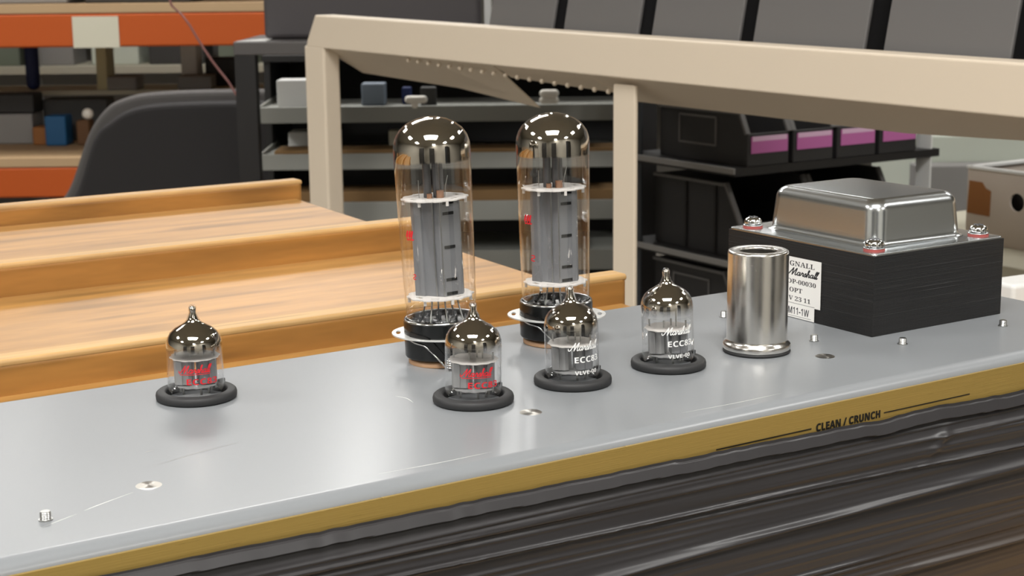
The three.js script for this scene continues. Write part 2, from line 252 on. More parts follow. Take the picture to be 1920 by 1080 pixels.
function preampValve(X, Z, dh, tilt, label, kind) {
  const x = X * U, z = Z * U, v = thing('preamp_valve', label, 'valve', [x, YT + 0.0022, z], face(x, z)); v.rotation.z = tilt * D2R;
  const G = preGlass.map(([r, h]) => [r, h + (h > 19 ? dh : 0)]);
  part('glass_envelope', [lathe(G), lathe(G.map(([r, h]) => [r > 3 ? r - 0.2 : r * 0.9, h - 0.08]))], M.glass, v);
  const low = 17.2 + dh, ge = [[10.72, low], [10.72, low + 1], [10.72, low + 2.2], ...G.filter(p => p[1] > low + 2.6 && p[1] < 36.9 + dh).map(([r, h]) => [Math.max(0.15, r > 3 ? r - 0.3 : r * 0.8), h - 0.16]), [0, 36.8 + dh]];
  part('getter_coating', lathUV(lathe(ge)), preGetterMat, v, 'silvery mirror coating inside the dome');
  const disc = (r, h, n = 48) => { const o = []; for (let i = 0; i < n; i++) { const a = i / n * 2 * Math.PI, q = r + (i % 4 < 2 ? 0.5 : 0); o.push([q * Math.cos(a) * mm, q * Math.sin(a) * mm]); } return extr(o, 0.35 * mm, 0, [[[-1, -1], [1, -1], [1, 1], [-1, 1]].map(p => [p[0] * mm * 0.6, p[1] * mm * 0.6])]).rotateX(-Math.PI / 2).translate(0, h * mm, 0); };
  part('mica_disc', disc(9.3, 14.6), M.mica, v); part('mica_disc', disc(7.6, 3.2), M.anodeLight, v);
  for (const s of [-1, 1]) {                                      // the two anodes with their side fins
    const o = [[-3.6, -2.2], [-2.6, -3.6], [2.6, -3.6], [3.6, -2.2], [3.6, 2.2], [2.6, 3.6], [-2.6, 3.6], [-3.6, 2.2]].map(p => [p[0] * mm * 0.95, p[1] * mm]);
    const a = part('anode', [extr(o, 9.6 * mm, 0.2 * mm).rotateX(-Math.PI / 2).translate(0, 4 * mm, 0), bx(0.3 * mm, 9 * mm, 9.4 * mm, 0, 4.3 * mm, 0), bx(8.2 * mm, 9 * mm, 0.3 * mm, 0, 4.3 * mm, 0)], s < 0 ? M.anodeLight : M.anode, v); a.position.x = s * 4.3 * mm; a.rotation.y = s * 0.25;
  }
  part('support_rod', [-7.6, -1.5, 1.5, 7.6].map((q, i) => cyl(0.35 * mm, 0.35 * mm, 16 * mm, q * mm, 2 * mm, (i % 2 ? 2 : -2) * mm, 8)), M.steel, v);
  part('getter_ring', [new THREE.TorusGeometry(3.6 * mm, 0.5 * mm, 8, 32).rotateX(Math.PI / 2).translate(0, (19.5 + dh) * mm, 0), cyl(0.3 * mm, 0.3 * mm, (5 + dh) * mm, 3.6 * mm, 14.7 * mm, 0, 8)], M.steel, v);
  part('contact_pin', Array.from({ length: 9 }, (_, i) => { const a = (i + 0.5) / 10 * 2 * Math.PI; return cyl(0.5 * mm, 0.4 * mm, 2.2 * mm, 6 * mm * Math.sin(a), 0.3 * mm, 6 * mm * Math.cos(a), 8); }), M.steel, v);
  const red = kind === 'red', centre = (red ? kindCentre[label] ?? 14 : X < 2.3 ? 36 : 31) * D2R, half = 46 * D2R;
  const t = canvasTex(1024, red ? 620 : 860, (c, w, h) => {
    c.clearRect(0, 0, w, h); c.fillStyle = c.strokeStyle = red ? '#d3202c' : '#f4f4f2';
    script(c, 90, 230, red ? 84 : 88, red ? 21 : 20);
    if (red) { c.lineWidth = 16; c.beginPath(); c.moveTo(60, 268); c.lineTo(760, 262); c.stroke(); }
    c.save(); c.font = 'bold 190px sans-serif'; c.translate(red ? 190 : 150, red ? 500 : 520); const m = c.measureText('ECC83').width; c.scale((red ? 760 : 700) / m, 1); c.fillText('ECC83', 0, 0); c.restore();
    if (!red) { c.save(); c.font = 'bold 124px sans-serif'; c.translate(170, 800); const m2 = c.measureText('VLVE-00').width; c.scale(600 / m2, 1); c.fillText('VLVE-00', 0, 0); c.restore(); }
  });
  part('printed_lettering', arcPrint(11.06, red ? 3.6 : 2.7, red ? 14.4 : 17.7, centre, half), printMat(t), v, red ? 'red lettering reading Marshall ECC83' : 'white lettering reading Marshall ECC83 VLVE-00');
  return v;
}
const kindCentre = {};
const VL = ['small glass valve with red lettering standing alone at the left of the chassis', 'small glass valve with red lettering in front of the left tall valve', 'small glass valve with white lettering in front of the right tall valve', 'small glass valve with white lettering beside the silver can'];
kindCentre[VL[0]] = 8; kindCentre[VL[1]] = 16;
const VP = [[1.3836, -3.5212, -1.6, 0], [1.9076, -3.1095, 0.4, -0.6], [2.1968, -3.1133, 1.2, 1.6], [2.492, -3.1086, 3.1, 2]];
VP.forEach(([X, Z, dh, tilt], i) => preampValve(X, Z, dh - 0.3, tilt, VL[i], i < 2 ? 'red' : 'white'));
// the black rubber rings round the small valves
const ringProfile = [[11.6, 0], [15.2, 0], [15.75, 0.6], [15.85, 1.8], [15.6, 2.8], [14.9, 3.4], [12.6, 3.55], [11.9, 3.1], [11.6, 2.4], [11.6, 0]];
const RL = ['black rubber ring under the lone small valve with red lettering at the left', 'black rubber ring under the red-lettered valve in front of the left tall valve', 'black rubber ring under the white-lettered valve in front of the right tall valve', 'black rubber ring under the white-lettered valve beside the silver can'];
VP.forEach(([X, Z], i) => {
  const r = thing('valve_ring', RL[i], 'rubber ring', [X * U, YT + 0.0001, Z * U], face(X * U, Z * U));
  part('ring', lathe(ringProfile), M.rubber, r);
  const n1 = part('clip_tab', bx(3.4 * mm, 1.6 * mm, 1.2 * mm, 0, 3.1 * mm, 0, 0.3 * mm), M.rubber, r); n1.position.set(10 * mm, 0, -9.6 * mm); n1.rotation.y = 0.8;
});

// the two tall power valves
const powGlass = [[13.6, 17.4], [14.9, 19.2], [15.15, 22], [15.6, 45], [16.1, 75], [16.3, 91], [16.05, 94], [15.1, 96.9], [13.2, 99.7], [10.4, 102], [7, 103.7], [3.5, 104.6], [0, 104.9]];
const powFade = fadeTex(0.0, 0.05); const powGetterMat = M.getter.clone(); powGetterMat.alphaMap = powFade; powGetterMat.transparent = true;
function powerValve(X, Z, top, tilt, label, marks) {
  const x = X * U, z = Z * U, v = thing('power_valve', label, 'valve', [x, YT + 0.0001, z], face(x, z)); v.rotation.z = tilt * D2R;
  const k = h => h > 60 ? h - (104.9 - top) : h, G = powGlass.map(([r, h]) => [r, k(h)]);
  part('glass_envelope', [lathe(G, 96), lathe(G.map(([r, h]) => [Math.max(0, r - 0.25), h - 0.2]), 96)], M.glass, v);
  part('getter_coating', lathUV(lathe([[15.75, k(85.5)], [15.8, k(86.5)], [15.83, k(88)], ...G.filter(p => p[1] > k(88.5)).map(([r, h]) => [Math.max(0, r - 0.42), h - 0.42])], 96)), powGetterMat, v, 'silvery mirror coating inside the dome');
  const base = part('base', lathe([[0, 3.2], [16, 3.2], [16.35, 3.8], [16.35, 18.4], [16.05, 19], [15.3, 19.1], [15.2, 17.2], [0, 17.2]]), M.bakelite, v, 'glossy black base collar');
  part('rim', lathe([[15.2, 18.7], [16.2, 18.7], [16.25, 19.1], [15.9, 19.5], [15.3, 19.5], [15.2, 19.1]]), M.chrome, base);
  part('socket_ring', lathe([[0, 0], [14.7, 0], [15.1, 0.4], [15.1, 3.1], [0, 3.1]]), M.phenolic, v, 'tan insulating ring below the base');
  const disc = h => { const o = [], n = 96; for (let i = 0; i < n; i++) { const a = i / n * 2 * Math.PI, q = 13.6 + (i % 8 < 4 ? 0.75 : 0); o.push([q * Math.cos(a) * mm, q * Math.sin(a) * mm]); } const slot = (a, r) => { const c = [r * Math.cos(a), r * Math.sin(a)], e = [-Math.sin(a) * 1.9, Math.cos(a) * 1.9], w = [Math.cos(a) * .85, Math.sin(a) * .85]; return [[-1, -1], [1, -1], [1, 1], [-1, 1]].map(([p, q]) => [(c[0] + e[0] * p + w[0] * q) * mm, (c[1] + e[1] * p + w[1] * q) * mm]); }; return extr(o, 0.5 * mm, 0, [0.5, 1.35, 2.4, 3.7, 4.5, 5.6].map(a => slot(a, 10.3))).rotateX(-Math.PI / 2).translate(0, h * mm, 0); };
  const up = 70.4 - (104.9 - top) * 0.4, dn = 28.6 - (104.9 - top) * 0.6;
  for (const h of [up, dn]) part('mica_disc', [disc(h), ...Array.from({ length: 7 }, (_, i) => { const a = i / 7 * 2 * Math.PI + 0.4; return bx(1.2 * mm, 2.2 * mm, 0.4 * mm, 13.4 * mm * Math.sin(a), (h - 1.9) * mm, 13.4 * mm * Math.cos(a)); })], M.mica, v, 'white toothed mica spacer disc');
  // anode: folded grey sheet with a front ridge; local x to the right, z forward
  const out = [[-10.4, 0.5], [-6.4, 3.2], [-5.6, 2.6], [1.9, 7], [9.9, 2.4], [10.4, -1.5], [5.6, -3.4], [-1.9, -7], [-9.9, -2.4]].map(p => [p[0] * mm, -p[1] * mm]);
  const an = part('anode', extr(out, (up - dn - 0.6) * mm, 0.15 * mm).rotateX(-Math.PI / 2).translate(0, (dn + 0.55) * mm, 0), M.anode, v, 'grey folded sheet anode');
  const A = new THREE.Vector2(1.9, 7), B = new THREE.Vector2(9.9, 2.4), dir = Math.atan2(-(B.y - A.y), B.x - A.x);
  for (let i = 0; i < 4; i++) { const c = A.clone().lerp(B, 0.42), s = part('slot', bx(5.2 * mm, 1.25 * mm, 0.5 * mm, 0, 0, 0), M.slot, an, 'black slot in the anode'); s.position.set(c.x * mm, (dn + 0.6 + [0.4, 6.4, 20.3, 34.6][i]) * mm, c.y * mm); s.rotation.y = dir; }
  { const c = A.clone().lerp(B, 0.45), s = part('slot', bx(5.2 * mm, 1.2 * mm, 0.5 * mm, 0, 0, 0), M.slot, an, 'black slot in the anode'); s.position.set(c.x * mm, (up - 2.1) * mm, c.y * mm); s.rotation.y = dir; }
  part('anode_rib', [bx(0.5 * mm, (up - dn - 1.2) * mm, 0.7 * mm, -1.2 * mm, (dn + 0.8) * mm, 5.5 * mm), bx(0.4 * mm, (up - dn - 1.2) * mm, 0.5 * mm, 2 * mm, (dn + 0.8) * mm, 7 * mm)], M.steel, an);
  // above the upper spacer: two cooling rods, a copper sleeve and a wire
  part('support_rod', [cyl(1.7 * mm, 1.7 * mm, 19 * mm, -2.8 * mm, up * mm, 0, 16), cyl(1.4 * mm, 1.4 * mm, 19 * mm, 0.9 * mm, up * mm, 1.2 * mm, 16), cyl(0.9 * mm, 0.9 * mm, 19 * mm, 3.2 * mm, up * mm, -1 * mm, 12)], M.anodeDark, v);
  part('copper_sleeve', [cyl(1.6 * mm, 1.6 * mm, 3.6 * mm, 2.4 * mm, up * mm, 3 * mm, 16), cyl(1.2 * mm, 1.2 * mm, 2.4 * mm, -2 * mm, up * mm, 3.4 * mm, 16)], M.copper, v, 'small copper sleeves on the upper spacer');
  part('wire', [tube([[4.4 * mm, up * mm, 2 * mm], [4.8 * mm, (up + 5) * mm, 2 * mm], [6 * mm, (up + 9.5) * mm, 1 * mm]], 0.22 * mm, 12, 6), tube([[-6.4 * mm, up * mm, 1 * mm], [-6.5 * mm, (up + 4) * mm, 1 * mm], [-6.4 * mm, (up + 8) * mm, 1 * mm]], 0.15 * mm, 8, 6)], M.steel, v);
  // below the lower spacer: lead wires and glass beads on the stem
  part('lead_wire', [-6.5, -3.6, -1, 1.8, 4.4, 7.2].map((q, i) => tube([[q * mm, dn * mm, (i % 2 ? 2 : -1) * mm], [q * 1.05 * mm, (dn - 4) * mm, 1 * mm], [q * 1.3 * mm, 17.6 * mm, (i % 2 ? 4 : -3) * mm]], 0.35 * mm, 12, 6)), M.steel, v);
  part('stem_bead', Array.from({ length: 15 }, (_, i) => { const a = i / 15 * 2 * Math.PI, q = i % 3 === 2 ? 6.5 : 10.4; return new THREE.SphereGeometry((0.75 + 0.3 * ((i * 7) % 3)) * mm, 12, 10).scale(1, 1.35, 1).translate(q * Math.sin(a) * mm, 18.3 * mm, q * Math.cos(a) * mm); }), M.bead, v, 'shiny beads round the stem');
  const t = canvasTex(256, 256, (c, w, h) => { c.clearRect(0, 0, w, h); c.strokeStyle = '#d3202c'; c.lineWidth = 24; c.lineCap = 'round'; for (const k2 of [0, 62, 118]) { c.beginPath(); c.moveTo(40 + k2, 150); c.bezierCurveTo(70 + k2, 30, 110 + k2, 20, 76 + k2, 110); c.bezierCurveTo(50 + k2, 190, 60 + k2, 230, 100 + k2, 200); c.stroke(); } });
  const t2 = canvasTex(128, 128, (c, w, h) => { c.clearRect(0, 0, w, h); c.strokeStyle = '#d3202c'; c.lineWidth = 15; c.beginPath(); c.moveTo(40, 30); c.bezierCurveTo(110, 10, 110, 60, 64, 64); c.bezierCurveTo(20, 70, 30, 110, 96, 100); c.stroke(); });
  for (const [tx, a, h, half, hh] of marks(t, t2)) part('printed_lettering', arcPrint(16.38, h - hh, h + hh, a * D2R, half * D2R), printMat(tx), v, 'small red mark printed on the glass');
  return v;
}
powerValve(2.0562, -3.4948, 104.9, 2.2, 'tall glass valve with mirrored dome, the left of the two', (a, b) => [[a, -43, 57, 10, 3], [b, -38, 39.5, 5, 1.7]]);
powerValve(2.4183, -3.5023, 102.9, 0.9, 'tall glass valve with mirrored dome, the right of the two', (a, b) => [[a, -45, 57.5, 11, 3], [b, -36, 40.5, 7, 2]]);
function valveClip(X, Z, label) {
  const x = X * U, z = Z * U, v = thing('valve_clip', label, 'valve clip', [x, YT + 0.0001, z], face(x, z));
  const pl = new THREE.Shape(); pl.absellipse(0, 0, 22 * mm, 17.9 * mm, 0, 2 * Math.PI); const ho = new THREE.Path(); ho.absellipse(0, 0, 16.75 * mm, 16.75 * mm, 0, 2 * Math.PI, true); pl.holes.push(ho);
  for (const s of [-1, 1]) { const e = new THREE.Path(); e.absellipse(s * 19.3 * mm, 0, 1.1 * mm, 3.6 * mm, 0, 2 * Math.PI, true); pl.holes.push(e); }
  part('retainer_plate', new THREE.ExtrudeGeometry(pl, { depth: 0.45 * mm, bevelEnabled: true, bevelSize: 0.12 * mm, bevelThickness: 0.12 * mm, bevelSegments: 2, curveSegments: 48 }).rotateX(-Math.PI / 2).translate(0, 12.2 * mm, 0), M.plate, v, 'polished oval retainer plate');
  const arc = a => [16.95 * Math.sin(a) * mm, 16.95 * Math.cos(a) * mm];
  const bow = [[-1.15, 11.6], [-0.8, 10.6], [-0.5, 9.9], [-0.28, 7], [-0.06, 3.2], [0.06, 0.9], [0.16, 0.7], [0.3, 0.9]].map(([a, h]) => { const [px, pz] = arc(a); return [px * (h < 4 ? 1.03 : 1), h * mm, pz * (h < 4 ? 1.03 : 1)]; });
  part('wire_bow', tube(bow, 0.4 * mm, 60, 8), M.chrome, v, 'bright spring wire bow');
  const strap = [[-0.98, 13.4], [-0.7, 12.9], [-0.44, 12], [-0.22, 8.5], [-0.02, 4.2]].map(([a, h]) => { const [px, pz] = arc(a); return [px * 0.99, h * mm, pz * 0.99]; });
  { const c = new THREE.CatmullRomCurve3(strap.map(p => new THREE.Vector3(...p))), P = [], I = [], n = 24; for (let i = 0; i <= n; i++) { const q = c.getPoint(i / n), o = new THREE.Vector3(q.x, 0, q.z).normalize(); const tn = c.getTangent(i / n), w = o.clone().cross(tn).normalize().multiplyScalar(1.6 * mm); for (const [a, b] of [[-1, -0.2], [1, -0.2], [1, 0.5], [-1, 0.5]]) P.push(q.x + w.x * a + o.x * b * mm, q.y + w.y * a, q.z + w.z * a + o.z * b * mm); if (i) for (let k2 = 0; k2 < 4; k2++) { const a = (i - 1) * 4 + k2, b = (i - 1) * 4 + (k2 + 1) % 4; I.push(a, b, a + 4, b, b + 4, a + 4); } } I.push(0, 2, 1, 0, 3, 2); const e = n * 4; I.push(e, e + 1, e + 2, e, e + 2, e + 3); const g = new THREE.BufferGeometry(); g.setAttribute('position', new THREE.Float32BufferAttribute(P, 3)); g.setIndex(I); part('strap', g.toNonIndexed(), M.blackStrap, v, 'black plastic strap').geometry.computeVertexNormals(); }
  const coil = (a, h0) => { const [px, pz] = arc(a), pts = []; for (let i = 0; i <= 48; i++) { const q = i / 48 * 8 * Math.PI; pts.push([px * 1.1 + 1.5 * Math.cos(q) * mm, (h0 + i / 48 * 4) * mm, pz * 1.1 + 1.5 * Math.sin(q) * mm]); } return tube(pts, 0.36 * mm, 120, 6); };
  for (const a of [0.14, 0.46]) part('coil_spring', coil(a, 1.1), M.chrome, v);
  return v;
}
valveClip(2.0562, -3.4948, 'polished spring clip round the base of the left tall valve');
valveClip(2.4183, -3.5023, 'polished spring clip round the base of the right tall valve');

// ---------------------------------------------------------------- screening can and transformer
{
  const t = thing('valve_can', 'shiny aluminium screening can with an open top in front of the transformer', 'can', [2.785 * U, YT + 0.0001, -3.1036 * U]);
  part('can_body', lathe([[14.4, 1.5], [14.75, 2], [14.8, 3.4], [14.3, 4.3], [13.4, 4.9], [13.15, 6], [13.15, 43.6], [12.9, 44.5], [12.2, 44.9], [8.6, 44.7], [8.1, 44.3], [8.0, 43.4], [8.3, 43.2], [12.4, 43.4], [12.7, 42.5], [12.7, 6], [12.7, 1.6]], 96), M.alu, t);
  part('rubber_seal', lathe([[12, 0], [14.4, 0], [14.7, 0.6], [14.5, 1.4], [12, 1.4]]), M.rubber, t, 'black rubber seal below the can');
}
{
  const x0 = 0.519, x1 = 0.6048, z0 = -0.6005, z1 = -0.5015, cx = (x0 + x1) / 2, cz = (z0 + z1) / 2, w = x1 - x0, d = z1 - z0, HT = 0.0367;
  const t = thing('output_transformer', 'black laminated transformer with a raised zinc cover and four corner screws', 'transformer', [cx, YT + 0.0001, cz]);
  const g = bx(w, HT, d, 0, 0, 0); { const p = g.attributes.position, n = g.attributes.normal, q = g.attributes.uv; for (let i = 0; i < p.count; i++) q.setXY(i, (Math.abs(n.getX(i)) > 0.5 ? p.getZ(i) : p.getX(i)) * 6, Math.abs(n.getY(i)) > .5 ? p.getZ(i) * 20 : p.getY(i) / HT); }
  part('lamination_stack', g, M.lam, t, 'black stack of thin steel laminations');
  // cover: flange, fillet, drafted walls and rounded top, lofted from rounded rectangles
  const rect = (hx, hz, r, n = 10) => { const o = []; for (const [sx, sz, a0] of [[1, 1, 0], [-1, 1, 1], [-1, -1, 2], [1, -1, 3]]) for (let i = 0; i <= n; i++) { const a = (a0 + i / n) * Math.PI / 2; o.push([sx * (hx - r) + r * Math.cos(a), sz * (hz - r) + r * Math.sin(a)]); } return o; };
  const lay = [[w / 2 - 0.0002, d / 2 - 0.0002, 0.002, 0], [w / 2 - 0.0002, d / 2 - 0.0002, 0.002, 0.0007], [w / 2 - 0.0006, d / 2 - 0.0006, 0.002, 0.0010], [0.0325, 0.0395, 0.009, 0.0010], [0.0309, 0.0379, 0.0085, 0.0014], [0.0300, 0.0370, 0.008, 0.0028]];
  for (let i = 0; i <= 6; i++) { const k = i / 6; lay.push([0.0298 - 0.0011 * k, 0.0368 - 0.0011 * k, 0.0075, 0.004 + 0.0125 * k]); }
  for (let i = 1; i <= 9; i++) { const a = i / 9 * Math.PI / 2, R = 0.0058; lay.push([0.0287 - R + R * Math.cos(a), 0.0357 - R + R * Math.cos(a), 0.0075 - 0.003 * (1 - Math.cos(a)), 0.0165 + R * Math.sin(a)]); }
  const P = [], V = [], I = [], n = 44; lay.forEach(([hx, hz, r, y], j) => rect(hx, hz, r).forEach(([a, b], i) => { P.push(a, y, b); V.push(a * 12, b * 12 + y * 12); if (j) { const q = (i + 1) % n, l = j * n; I.push(l + i, l + q, l - n + i, l + q, l - n + q, l - n + i); } }));
  const last = (lay.length - 1) * n; P.push(0, lay.at(-1)[3] + 0.0002, 0); V.push(0, 0); const c = P.length / 3 - 1; for (let i = 0; i < n; i++) I.push(last + i, c, last + (i + 1) % n);
  const cg = new THREE.BufferGeometry(); cg.setAttribute('position', new THREE.Float32BufferAttribute(P, 3)); cg.setAttribute('uv', new THREE.Float32BufferAttribute(V, 2)); cg.setIndex(I); cg.computeVertexNormals();
  const cover = part('cover', cg, M.zinc, t, 'zinc plated raised cover'); cover.position.y = HT + 0.0001;
  for (const [sx, sz] of [[-1, 1], [1, 1], [-1, -1], [1, -1]]) {
    const s = new THREE.Group(); s.name = 'screw'; t.add(s); s.position.set(sx * (w / 2 - 0.0083), HT + 0.0011, sz * (d / 2 - 0.0085));
    part('fibre_washer', cyl(4.9 * mm, 4.9 * mm, 0.9 * mm, 0, 0, 0, 28), M.red, s, 'red fibre washer');
    part('steel_washer', lathe([[0, .9], [4.7, .9], [4.9, 1.2], [4.7, 1.7], [0, 1.7]], 36), M.zinc, s);
    part('screw_head', lathe([[0, 1.7], [4, 1.7], [4.35, 2.2], [4.3, 3.4], [3.6, 4.5], [2.2, 5.1], [0.9, 5.25], [0, 4.6]], 36), M.chrome, s);
    part('cross_slot', [bx(4.4 * mm, 0.5 * mm, 0.9 * mm, 0, 4.95 * mm, 0), bx(0.9 * mm, 0.5 * mm, 4.4 * mm, 0, 4.95 * mm, 0)].map(q => q.rotateY(0.5)), M.anodeDark, s);
  }
  // paper labels on the left face
  const t1 = canvasTex(512, 640, (q, W, H) => { q.fillStyle = '#e9e7e3'; q.fillRect(0, 0, W, H); q.fillStyle = q.strokeStyle = '#17171b'; q.font = 'bold 92px serif'; q.fillText('GNALL', 96, 120); script(q, 96, 240, 46, 13); q.font = 'bold 84px serif'; q.fillText('OP-00030', 70, 360); q.fillText('OPT', 100, 475); q.fillText('V 23 11', 96, 590); });
  const t2 = canvasTex(512, 200, (q, W, H) => { q.fillStyle = '#e9e7e3'; q.fillRect(0, 0, W, H); q.fillStyle = q.strokeStyle = '#22222a'; q.lineWidth = 4; q.font = '125px sans-serif'; q.save(); q.translate(92, 150); q.scale(.72, 1); q.fillText('M11-1W', 0, 0); q.lineWidth = 5; q.strokeText('M11-1W', 0, 0); q.restore(); q.fillRect(0, 4, W, 5); q.fillRect(100, 175, 360, 5); });
  const stick = (tx, wz, h, z, y, o, nm) => { const gm = new THREE.PlaneGeometry(wz, h); const m = part('paper_label', [gm.rotateY(-Math.PI / 2)], new THREE.MeshStandardMaterial({ map: tx, roughness: 0.75, side: THREE.DoubleSide }), t, nm); m.position.set(-w / 2 - o, y, z); };
  stick(t1, 0.0265, 0.0227, -0.5479 - cz, 0.018, 0.0002, 'white printed paper label');
  stick(t2, 0.022, 0.0072, -0.5494 - cz, 0.0038, 0.0003, 'white handwritten paper label');
}

// ---------------------------------------------------------------- sloping wooden tray table behind the chassis
{
  const t = thing('tray_table', 'sloping varnished wooden tray table with three raised rails behind the chassis', 'table', [0, 0, 0]);
  const Lx = 1.1, xr = 0.532, sl = Math.atan2(0.012, 0.434);
  const plank = new RoundedBoxGeometry(Lx, 0.018, 0.46, 3, 0.003); plank.rotateX(sl); plank.translate(xr - Lx / 2 - 0.002, 0.9866 - 0.0088, -0.917);
  { const p = plank.attributes.position, q = plank.attributes.uv; for (let i = 0; i < p.count; i++) q.setXY(i, p.getX(i) * 1.6, p.getZ(i) * 1.9 + p.getY(i)); }
  part('top_board', plank, M.wood, t);
  for (const [z, y0, y1, dx] of [[-0.70, 0.972, 0.9971, 0], [-0.896, 0.98, 1.0052, 0], [-1.117, 0.986, 1.0064, 0.002]]) {
    const g = new RoundedBoxGeometry(Lx, y1 - y0, 0.015, 4, 0.0045); g.translate(xr - Lx / 2 + dx, (y0 + y1) / 2, z - 0.0075);
    const p = g.attributes.position, q = g.attributes.uv; for (let i = 0; i < p.count; i++) q.setXY(i, p.getX(i) * 1.6 + z * 3, p.getY(i) * 2.6 + p.getZ(i) * 2);
    const rail = part('rail', g, M.woodEdge, t);
    const cap = new RoundedBoxGeometry(Lx - 0.0004, 0.0042, 0.0146, 4, 0.0019); cap.translate(xr - Lx / 2 + dx, y1 - 0.0018, z - 0.0074);  // wear and light from above are both put into this cap colour
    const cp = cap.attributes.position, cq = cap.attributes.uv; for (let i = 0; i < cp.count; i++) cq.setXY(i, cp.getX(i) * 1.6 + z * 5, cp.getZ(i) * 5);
    part('worn_lit_edge', cap, M.woodWornLit, rail, 'pale top edge, worn and with light painted in');
  }
  for (const [x, z] of [[-0.5, -0.74], [0.47, -0.74], [-0.5, -1.09], [0.47, -1.09]]) part('leg', bx(0.045, z < -1 ? 0.971 : 0.961, 0.045, x, 0, z), M.woodEdge, t);
}

// ---------------------------------------------------------------- beige steel frame with a row of big bins on it
{
  const t = thing('steel_stand', 'beige painted steel frame with two posts and a long beam carrying the dark bins', 'stand', [0, 0, 0]);
  const X = 1.0, ty = z => 1.1043 - 0.01167 * (z + 2.035), by = z => 1.0608 - 0.0106 * (z + 2.022);
  part('beam', alongX([[-2.035, ty(-2.035)], [-0.3, ty(-0.3)], [-0.3, by(-0.3)], [-2.066, by(-2.066) - 0.002], [-2.062, by(-2.066) + 0.008]], X, 0.032, 0.0025), M.beige, t);
  part('tray_floor', alongX([[-2.03, 1.0665], [-0.3, 1.0465], [-0.3, 1.0435], [-2.03, 1.0635]], X + 0.03, 0.42), M.beige, t);
  // folded under-lip and tapering side plate: both slope inwards below the beam, so they look down
  const slope = (rows, t) => { const P = [], I = []; rows.forEach(([z, x0, y0, x1, y1]) => { P.push(x0, y0, z, x1, y1, z, x1 + t, y1, z, x0 + t, y0, z); }); const n = rows.length; for (let i = 1; i < n; i++) for (let k = 0; k < 4; k++) { const a = (i - 1) * 4 + k, b = (i - 1) * 4 + (k + 1) % 4; I.push(a, a + 4, b, b, a + 4, b + 4); } const e = (n - 1) * 4; I.push(0, 1, 2, 0, 2, 3, e, e + 2, e + 1, e, e + 3, e + 2); const g = new THREE.BufferGeometry(); g.setAttribute('position', new THREE.Float32BufferAttribute(P, 3)); g.setIndex(I); const q = g.toNonIndexed(); q.computeVertexNormals(); return q; };
  part('side_plate', slope([[-2.0300, X + 0.003, 1.0617, X + 0.0700, 1.0217], [-1.7685, X + 0.003, 1.0589, X + 0.0700, 1.0149], [-1.5852, X + 0.003, 1.0570, X + 0.0700, 1.0017]], 0.003), M.beige, t);
  part('lower_lip', slope([[-1.5837, X + 0.003, 1.0570, X + 0.0300, 1.0395], [-1.4000, X + 0.003, 1.0550, X + 0.0450, 1.0315], [-1.3975, X + 0.003, 1.0550, X + 0.0700, 1.0210], [-1.0005, X + 0.003, 1.0508, X + 0.0700, 1.0174], [-0.8718, X + 0.003, 1.0494, X + 0.0700, 1.0215], [-0.3000, X + 0.003, 1.0433, X + 0.0700, 1.0185]], 0.003), M.beige, t);
  part('post', bx(0.026, 1.062, 0.06, X + 0.013, 0, -2.043, 0.004), M.beige, t);
  part('post', bx(0.005, 1.045, 0.038, X + 0.0125, 0, -1.338, 0.002), M.beige, t);
  part('post', bx(0.03, 1.0465, 0.03, X + 0.43, 0, -0.62, 0.003), M.beige, t);
  part('post', bx(0.03, 1.0435, 0.037, X + 0.43, 0, -0.36, 0.003), M.beige, t);
  part('post', bx(0.03, 1.04, 0.037, X + 0.04, 0, -0.36, 0.003), M.beige, t);
  for (let i = 0; i < 19; i++) { const z = -1.79 + i * 0.0242; part('rivet', new THREE.SphereGeometry(0.0028, 10, 8), M.beige, t).position.set(X + 0.009 + 0.012 * i / 18, 1.0515 - (z + 1.79) * 0.040, z); }
}
{
  // big stacking bins, their sloping backs to the left, standing side by side along the tray
  const zs = [[-1.6049, -1.4731], [-1.4526, -1.3193], [-1.2972, -1.1628], [-1.144, -1.0001], [-0.9783, -0.8427], [-0.8222, -0.688]];
  const L = ['first big dark grey bin from the left on the beige frame, beside the white post', 'second big dark grey bin from the left on the beige frame', 'third big dark grey bin from the left on the beige frame', 'fourth big dark grey bin from the left on the beige frame', 'fifth big dark grey bin from the left on the beige frame', 'dark grey bin at the right end of the row on the beige frame'];
  zs.forEach(([a, b], i) => {
    const w = (b - a) * 1.02, z = (a + b) / 2 * 1.027, h = 0.188, y = 1.0687 - 0.01155 * (a * 1.03 + 2.03);
    const t = thing('storage_bin', L[i], 'bin', [1.034, y - 0.0015, z], 0, 'big dark bins on the beige frame');
    const th = 0.004, lean = 0.036;
    part('back', extr([[0, 0], [lean, h], [lean + th, h], [th, 0]], w, 0.0012).translate(0, 0, -w / 2), M.bin, t);
    for (const s of [-1, 1]) part('side', extr([[0.006, 0.002], [lean + 0.006, h - 0.004], [0.30, h - 0.02], [0.34, 0.06], [0.34, 0.002]], th).translate(0, 0, s > 0 ? w / 2 - 0.018 : -w / 2 + 0.014), M.binBlack, t);  // blacker sides paint in the shadow of the gaps between bins
    part('floor', bx(0.33, th, w - 0.036, 0.172, 0.003, 0), M.binBlack, t); part('front', bx(th, 0.06, w - 0.036, 0.335, 0.003, 0), M.binBlack, t);
    part('rim', bx(0.006, 0.006, w, lean + 0.004, h - 0.003, 0, 0.002), M.bin, t);
  });
}

